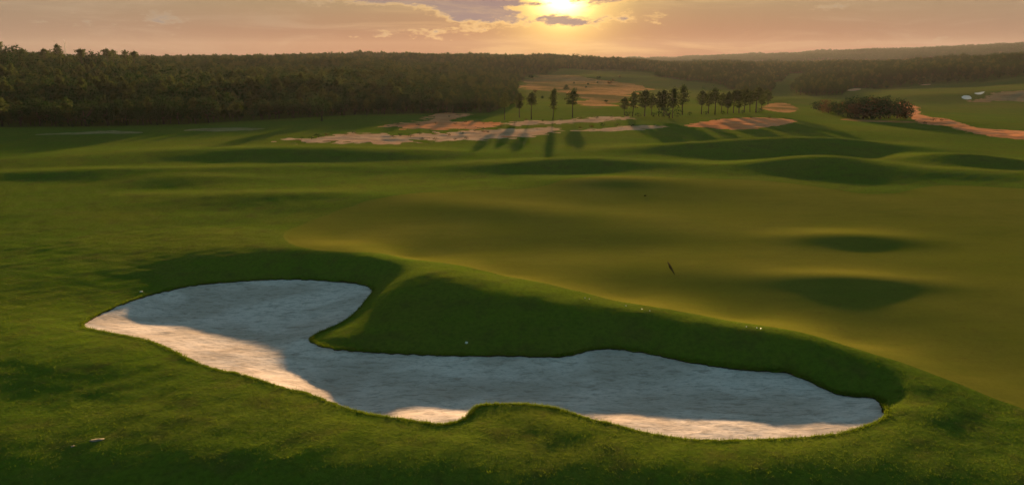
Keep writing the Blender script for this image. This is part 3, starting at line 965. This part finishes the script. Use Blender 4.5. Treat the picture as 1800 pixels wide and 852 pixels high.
# trees along the near edge of the left forest
edge = np.array(left_front + [pos(905, 340)])
cum = np.concatenate([[0], np.cumsum(np.hypot(*np.diff(edge, axis=0).T))])
s = 0.0; i = 0
while s < cum[-1]:
    p = np.array([np.interp(s, cum, edge[:, 0]), np.interp(s, cum, edge[:, 1])]) + np.array([random.uniform(-1, 1), random.uniform(0, 6)])
    uu = 900 + FOC * p[0] / p[1] * CP
    if -60 < uu < 930:
        k = random.randrange(6)
        pr = [ROUND[0], ROUND[1], ROUND[2], PINES[2], PINES[4], BUSH[0]][k]
        sect = 'under the skyline pines' if uu < 310 else ('left of the lone tree' if uu < 560 else ('right of the lone tree' if uu < 740 else 'behind the sand tongue'))
        lab = '%s at the left forest front, %s' % (['round crowned tree', 'broad round tree', 'narrow round tree', 'wide pine', 'slim pine', 'low wide bush'][k], sect)
        plant('forest_edge_tree', lab, 'tree', pr, p, random.uniform(0.75, 1.15) * (8.5 if uu < 420 else (6.2 if uu < 690 else 4.6)), 'front edge trees of the left forest', 1.1)
    s += random.uniform(3.2, 6.0); i += 1


# the woods behind: too many to count, one mass each, grown on points
def scatter(poly, near_s, far_s, d0, d1, seed):
    r = np.random.default_rng(seed)
    lo, hi = poly.min(0), poly.max(0)
    out = []
    bands = np.geomspace(max(d0, 200), d1, 9)
    for a, b in zip(bands[:-1], bands[1:]):
        s = near_s + (far_s - near_s) * (math.log(a / bands[0]) / math.log(bands[-1] / bands[0]))
        nx, ny = int((hi[0] - lo[0]) / s) + 1, int((hi[1] - lo[1]) / s) + 1
        X, Y = np.meshgrid(lo[0] + s * np.arange(nx), lo[1] + s * np.arange(ny))
        q = np.stack([X.ravel(), Y.ravel()], 1) + r.uniform(-0.48, 0.48, (nx * ny, 2)) * s
        d = np.hypot(q[:, 0], q[:, 1])
        q = q[(d >= a) & (d < b)]
        u = 900 + FOC * q[:, 0] / np.maximum(q[:, 1], 1) * CP
        q = q[(u > -350) & (u < 2150)]
        out.append(q[in_poly(q, poly)])
    return np.vstack(out)


def forest(name, label, pts, protos, hmin, hmax, seed, rim=None):
    r = np.random.default_rng(seed)
    colx = bpy.data.collections.new(name + '_trees')
    for k, pr in enumerate(protos):
        # trunk and crown together as one instanced tree
        V, F, mi, o = [], [], [], 0
        for m_i, me in enumerate(pr):
            v = np.empty(len(me.vertices) * 3, np.float32); me.vertices.foreach_get('co', v)
            f = np.empty(len(me.loops), np.int32); me.loops.foreach_get('vertex_index', f)
            V.append(v.reshape(-1, 3)); F.append(f.reshape(-1, 4) + o); o += len(me.vertices); mi.append(np.full(len(f) // 4, m_i))
        t = mesh_obj('tree_kind', np.vstack(V), np.vstack(F), pr[0].materials[0], smooth=False)
        t.data.materials.append(pr[1].materials[0])
        t.data.polygons.foreach_set('material_index', np.concatenate(mi).astype(np.int32))
        COL.objects.unlink(t); colx.objects.link(t)
    z = land_z(pts[:, 0], pts[:, 1])
    me = bpy.data.meshes.new(name)
    me.vertices.add(len(pts)); me.vertices.foreach_set('co', np.column_stack([pts, z - 0.1]).astype(np.float32).ravel())
    sc = me.attributes.new('tree_height', 'FLOAT', 'POINT')
    lumpy = 0.5 + 0.5 * np.tanh(w_edge3(pts[:, 0], pts[:, 1]))
    hh = hmin + (hmax - hmin) * np.clip(r.beta(2.2, 2.5, len(pts)) * 0.75 + 0.25 * lumpy, 0, 1)
    dist_in = np.full(len(pts), 1e3)
    if rim is not None:
        dist_in = np.abs(sdf(pts, rim))
    hh *= 0.58 + 0.42 * smoothstep(dist_in, 5, 90)
    sc.data.foreach_set('value', hh.astype(np.float32))
    ob = bpy.data.objects.new(name, me); COL.objects.link(ob)
    ng = bpy.data.node_groups.new(name, 'GeometryNodeTree')
    ng.interface.new_socket('Geometry', in_out='INPUT', socket_type='NodeSocketGeometry')
    ng.interface.new_socket('Geometry', in_out='OUTPUT', socket_type='NodeSocketGeometry')
    N = ng.nodes; L = ng.links
    gi, go = N.new('NodeGroupInput'), N.new('NodeGroupOutput')
    ci = N.new('GeometryNodeCollectionInfo'); ci.inputs['Collection'].default_value = colx
    ci.inputs['Separate Children'].default_value = True; ci.inputs['Reset Children'].default_value = True
    iop = N.new('GeometryNodeInstanceOnPoints'); iop.inputs['Pick Instance'].default_value = True
    ri = N.new('FunctionNodeRandomValue'); ri.data_type = 'INT'
    ri.inputs[4].default_value = 0; ri.inputs[5].default_value = len(protos) - 1; ri.inputs['Seed'].default_value = seed
    rr = N.new('FunctionNodeRandomValue'); rr.data_type = 'FLOAT_VECTOR'
    rr.inputs[0].default_value = (0, 0, 0); rr.inputs[1].default_value = (0, 0, 6.283); rr.inputs['Seed'].default_value = seed + 1
    na = N.new('GeometryNodeInputNamedAttribute'); na.data_type = 'FLOAT'; na.inputs['Name'].default_value = 'tree_height'
    L.new(gi.outputs[0], iop.inputs['Points']); L.new(ci.outputs[0], iop.inputs['Instance'])
    L.new(ri.outputs[2], iop.inputs['Instance Index']); L.new(rr.outputs[0], iop.inputs['Rotation'])
    L.new(na.outputs[0], iop.inputs['Scale']); L.new(iop.outputs[0], go.inputs[0])
    md = ob.modifiers.new('trees', 'NODES'); md.node_group = ng
    tag(ob, label, kind='stuff')
    return ob


pts = scatter(WOODS[0], 4.4, 8.5, 240, 1450, 71)
forest('left_forest', 'dark mixed forest covering the hill at left and centre', pts, [ROUND[0], ROUND[1], ROUND[2], PINES[2], PINES[4]], 4.5, 15.0, 81, WOODS[0])
n1 = len(pts)
pts = scatter(WOODS[1], 5.0, 9.0, 400, 1600, 72)
forest('right_woods', 'green woods covering the slopes at right across the valley', pts, [ROUND[0], ROUND[1], ROUND[2], PINES[2]], 5.0, 14.0, 82, WOODS[1])
n2 = len(pts)
pts = scatter(RIDGE, 17.0, 20.0, 2500, 4700, 73)
forest('ridge_forest', 'hazy blue wooded ridge on the horizon at right', pts, [ROUND[0], ROUND[1], BUSH[0]], 12, 19, 83)
print('forest trees', n1, n2, len(pts))

# scrub dotted over the waste sand
SCRUB = [(560, 243, 7), (548, 246, 5), (575, 240, 5), (530, 246, 4), (622, 237, 6), (608, 239, 4), (705, 241, 6), (722, 242, 6), (690, 242, 4), (738, 238, 5),
         (765, 236, 4), (790, 240, 4), (812, 237, 4), (835, 232, 4), (858, 235, 4), (820, 246, 4), (765, 247.5, 5), (800, 247.5, 4), (742, 248, 5), (850, 229, 4),
         (735, 222, 4), (765, 219, 4), (800, 220, 4), (818, 217, 4), (790, 207, 3), (700, 221, 4), (850, 219, 3), (880, 225, 5), (905, 218, 4), (925, 213, 4),
         (955, 215, 4), (985, 213, 4), (1020, 211, 5), (1048, 210, 5), (1075, 208, 4), (1040, 226, 6), (1060, 224, 7), (1085, 222, 5), (1020, 227, 4), (1110, 224, 5),
         (1320, 209, 3), (1352, 209, 3), (1258, 213, 3), (1640, 214, 5), (1655, 214, 4), (1600, 209, 5), (1585, 192, 4), (1625, 219, 4)]
SHORT = {r[1]: ('widest pale sand strip', 'orange sand tongue', 'thin strip at the lone pines', 'small streak before the pine clump', 'bright orange mound', 'sand track at right')[k] if k < 6 else 'waste sand' for k, r in enumerate(REGIONS)}
for i, (u, v, px) in enumerate(SCRUB):
    xy = hit(u, v)
    place = 'off the sand at its edge'
    for (nm, lb, mt, pp, wb), P in zip(REGIONS, REG_POLY):
        if nm != 'sand_bunker' and in_poly(np.array([xy]), P)[0]: place = 'on the ' + SHORT[lb]
    r = plant('scrub_bush', ['small dark', 'flat dark', 'rusty brown'][i % 3] + ' scrub bush ' + place, 'bush', BUSH[i % 3], xy, size_for(xy, px), 'scrub on the waste sand', random.uniform(1.2, 2.0), 0.0)
    r.location.z += 0.2

# ------------------------------------------------------------------ small things
for i in range(22):
    u = 935 + (i * 67) % 190 + random.uniform(-6, 6); v = 136 + (i * 29) % 46 + random.uniform(-2, 2)
    xy = hit(u, v)
    plant('hillside_bush', 'small dark bush scattered over the far sandy hillside', 'bush', DENSE[i % 3], xy, size_for(xy, random.uniform(3.5, 7)), 'bushes on the far sandy hillside', random.uniform(1.0, 1.8))
# radio mast on the skyline
mx = pos(166, 900)
mz = land1(*mx)
mh = CAM_H + (105 - 76) / FOC * 900 - mz
parts = []
for k in range(3):
    t = 2.094 * k
    parts.append(tube([[1.0 * math.cos(t), 1.0 * math.sin(t), 0], [0.3 * math.cos(t), 0.3 * math.sin(t), mh * 0.9]], [0.14, 0.10], 5))
for j in range(14):
    z0, z1 = mh * 0.9 * j / 14, mh * 0.9 * (j + 1) / 14
    r0, r1 = 1.0 - 0.7 * j / 14, 1.0 - 0.7 * (j + 1) / 14
    for k in range(3):
        t0, t1 = 2.094 * k, 2.094 * (k + 1)
        parts.append(tube([[r0 * math.cos(t0), r0 * math.sin(t0), z0], [r1 * math.cos(t1), r1 * math.sin(t1), z1]], [0.06, 0.06], 4))
mast = bpy.data.objects.new('radio_mast', None); COL.objects.link(mast); mast.location = (mx[0], mx[1], mz)
tag(mast, 'thin lattice radio mast above the left forest skyline', 'mast')
mesh_obj('lattice', *join(parts), M_STEEL, parent=mast)
mesh_obj('antenna', *tube([[0, 0, mh * 0.88], [0, 0, mh]], [0.12, 0.07], 6), M_STEEL, parent=mast)


def lump_obj(name, label, cat, xy, r, mat, squash=0.6, seed=1, dz=0.0, turn=0.0, stretch=1.0, group=None):
    import bmesh
    bm = bmesh.new(); bmesh.ops.create_icosphere(bm, subdivisions=2, radius=1)
    rr = random.Random(seed)
    for v in bm.verts:
        v.co *= rr.uniform(0.62, 1.2)
        v.co.x *= r * stretch; v.co.y *= r; v.co.z *= r * squash
    me = bpy.data.meshes.new(name); bm.to_mesh(me); bm.free(); me.materials.append(mat)
    for p in me.polygons: p.use_smooth = True
    o = bpy.data.objects.new(name, me); COL.objects.link(o)
    o.location = (xy[0], xy[1], land1(*xy) + dz); o.rotation_euler[2] = turn
    return tag(o, label, cat, group)


lump_obj('pale_lump', 'single white lump on the dark bank above the bunker', 'stone', hit(820, 603), 0.11, M_GLOSS, 0.8, 3, 0.05)  # small white lump, kind unknown
lump_obj('pale_lump', 'small pale stone on the dark slope left of the bunker', 'stone', hit(248, 513), 0.12, M_WHITE, 0.6, 4, 0.03)
for i, (u, v) in enumerate([(1028, 526), (1036, 528), (1100, 540), (1128, 546), (1142, 549), (1312, 577), (1330, 579), (1337, 580)]):
    lump_obj('white_fleck', '%s tiny white fleck from left along the ridge crest' % ORD[i], 'fleck', hit(u, v), 0.05, M_GLOSS, 0.8, 10 + i, 0.14, group='white flecks along the ridge crest')  # tiny white blobs along the crest, not identified
lump_obj('dark_speck', 'small dark clod on the far part of the putting green', 'speck', hit(1134, 345), 0.17, M_DARK, 0.6, 31, 0.1)  # small dark blob, not identified
p0, p1 = hit(1173, 459), hit(1186, 484)
pm = (p0 + p1) / 2
lump_obj('dark_mark', 'narrow dark scar in the middle of the putting green', 'mark', pm, 0.13, M_DARK, 0.10, 32, 0.0, math.atan2(*(p1 - p0)[::-1]), np.linalg.norm(p1 - p0) / 0.27)  # flat dark blob stretched along the view, cause unknown
for i, (u, v, s_, r_) in enumerate([(171, 773, 1.9, 0.19), (128, 784, 0.8, 0.12)]):
    lump_obj('bare_patch', ['pale bare patch in the dark rough at lower left', 'tiny pale bare spot left of the larger bare patch'][i], 'bare patch', hit(u, v), r_, M_BARE, 0.07, 40 + i, 0.015, 0.2, s_)

# ------------------------------------------------------------------ rough grass blades round the bunker
NT_ = 48000
q = np.stack([RNG.uniform(-58, 62, NT_ * 3), 24 + 40 * RNG.random(NT_ * 3) ** 1.6], 1)
q = q[np.abs(q[:, 0]) < 6 + 0.80 * q[:, 1]]
lo, hi = BUNKER.min(0) - 2, BUNKER.max(0) + 2
sb = np.full(len(q), 9.0); bb = np.all((q > lo) & (q < hi), 1); sb[bb] = sdf(q[bb], BUNKER)
sg = sdf(q, GREEN)
q = q[(sb > 0.05) & (sg > 0.1)][:NT_]
# more along the rim
_k = RNG.integers(0, len(BUNKER), 16000); _t = RNG.random((16000, 1))
rimq = BUNKER[_k] * _t + np.roll(BUNKER, -1, 0)[_k] * (1 - _t) + RNG.normal(0, 0.16, (16000, 2))
rimq = rimq[sdf(rimq, BUNKER) > 0.02]
q = np.vstack([q, rimq])
zz = land_z(q[:, 0], q[:, 1])
NB = 5
base = np.repeat(np.column_stack([q, zz - 0.02]), NB, 0) + np.column_stack([RNG.normal(0, 0.07, (len(q) * NB, 2)), np.zeros(len(q) * NB)])
hgt = np.where(np.arange(len(base)) >= (len(q) - len(rimq)) * NB, 2.0, 1.0) * RNG.uniform(0.025, 0.085, len(base)) * np.repeat(RNG.uniform(0.5, 1.4, len(q)) * np.where(RNG.random(len(q)) < 0.02, 1.7, 1.0), NB)
th = RNG.uniform(0, 6.283, len(base)); wd = RNG.uniform(0.007, 0.018, len(base))
dx = np.column_stack([np.cos(th) * wd, np.sin(th) * wd, np.zeros(len(base))])
tip = base + np.column_stack([RNG.normal(0, 0.05, len(base)), RNG.normal(0, 0.05, len(base)), hgt])
V = np.stack([base - dx, base + dx, tip], 1).reshape(-1, 3)
o = mesh_obj('rough_grass', V, np.arange(len(V)).reshape(-1, 3), M_BLADE, smooth=False)
tag(o, 'shaggy rough grass blades round the big bunker', kind='stuff')

# ------------------------------------------------------------------ evening haze
HZ = (-4600, 4600, -60, 5150, -9.0, 135.0)
hv = [(HZ[i], HZ[2 + j], HZ[4 + k]) for i in (0, 1) for j in (0, 1) for k in (0, 1)]
hf = [(0, 1, 3, 2), (4, 6, 7, 5), (0, 4, 5, 1), (2, 3, 7, 6), (0, 2, 6, 4), (1, 5, 7, 3)]
M_HAZE = bpy.data.materials.new('haze'); M_HAZE.use_nodes = True
w = NT(M_HAZE.node_tree)
out = w.n('ShaderNodeOutputMaterial'); pv = w.n('ShaderNodeVolumePrincipled')
pv.inputs['Color'].default_value = (0.76, 0.72, 0.74, 1)
pv.inputs['Density'].default_value = 0.000026
pv.inputs['Anisotropy'].default_value = 0.4
w.t.links.new(pv.outputs[0], out.inputs['Volume'])
haze = mesh_obj('haze', hv, hf, M_HAZE, smooth=False)
tag(haze, 'thin evening haze over the whole valley', kind='stuff')
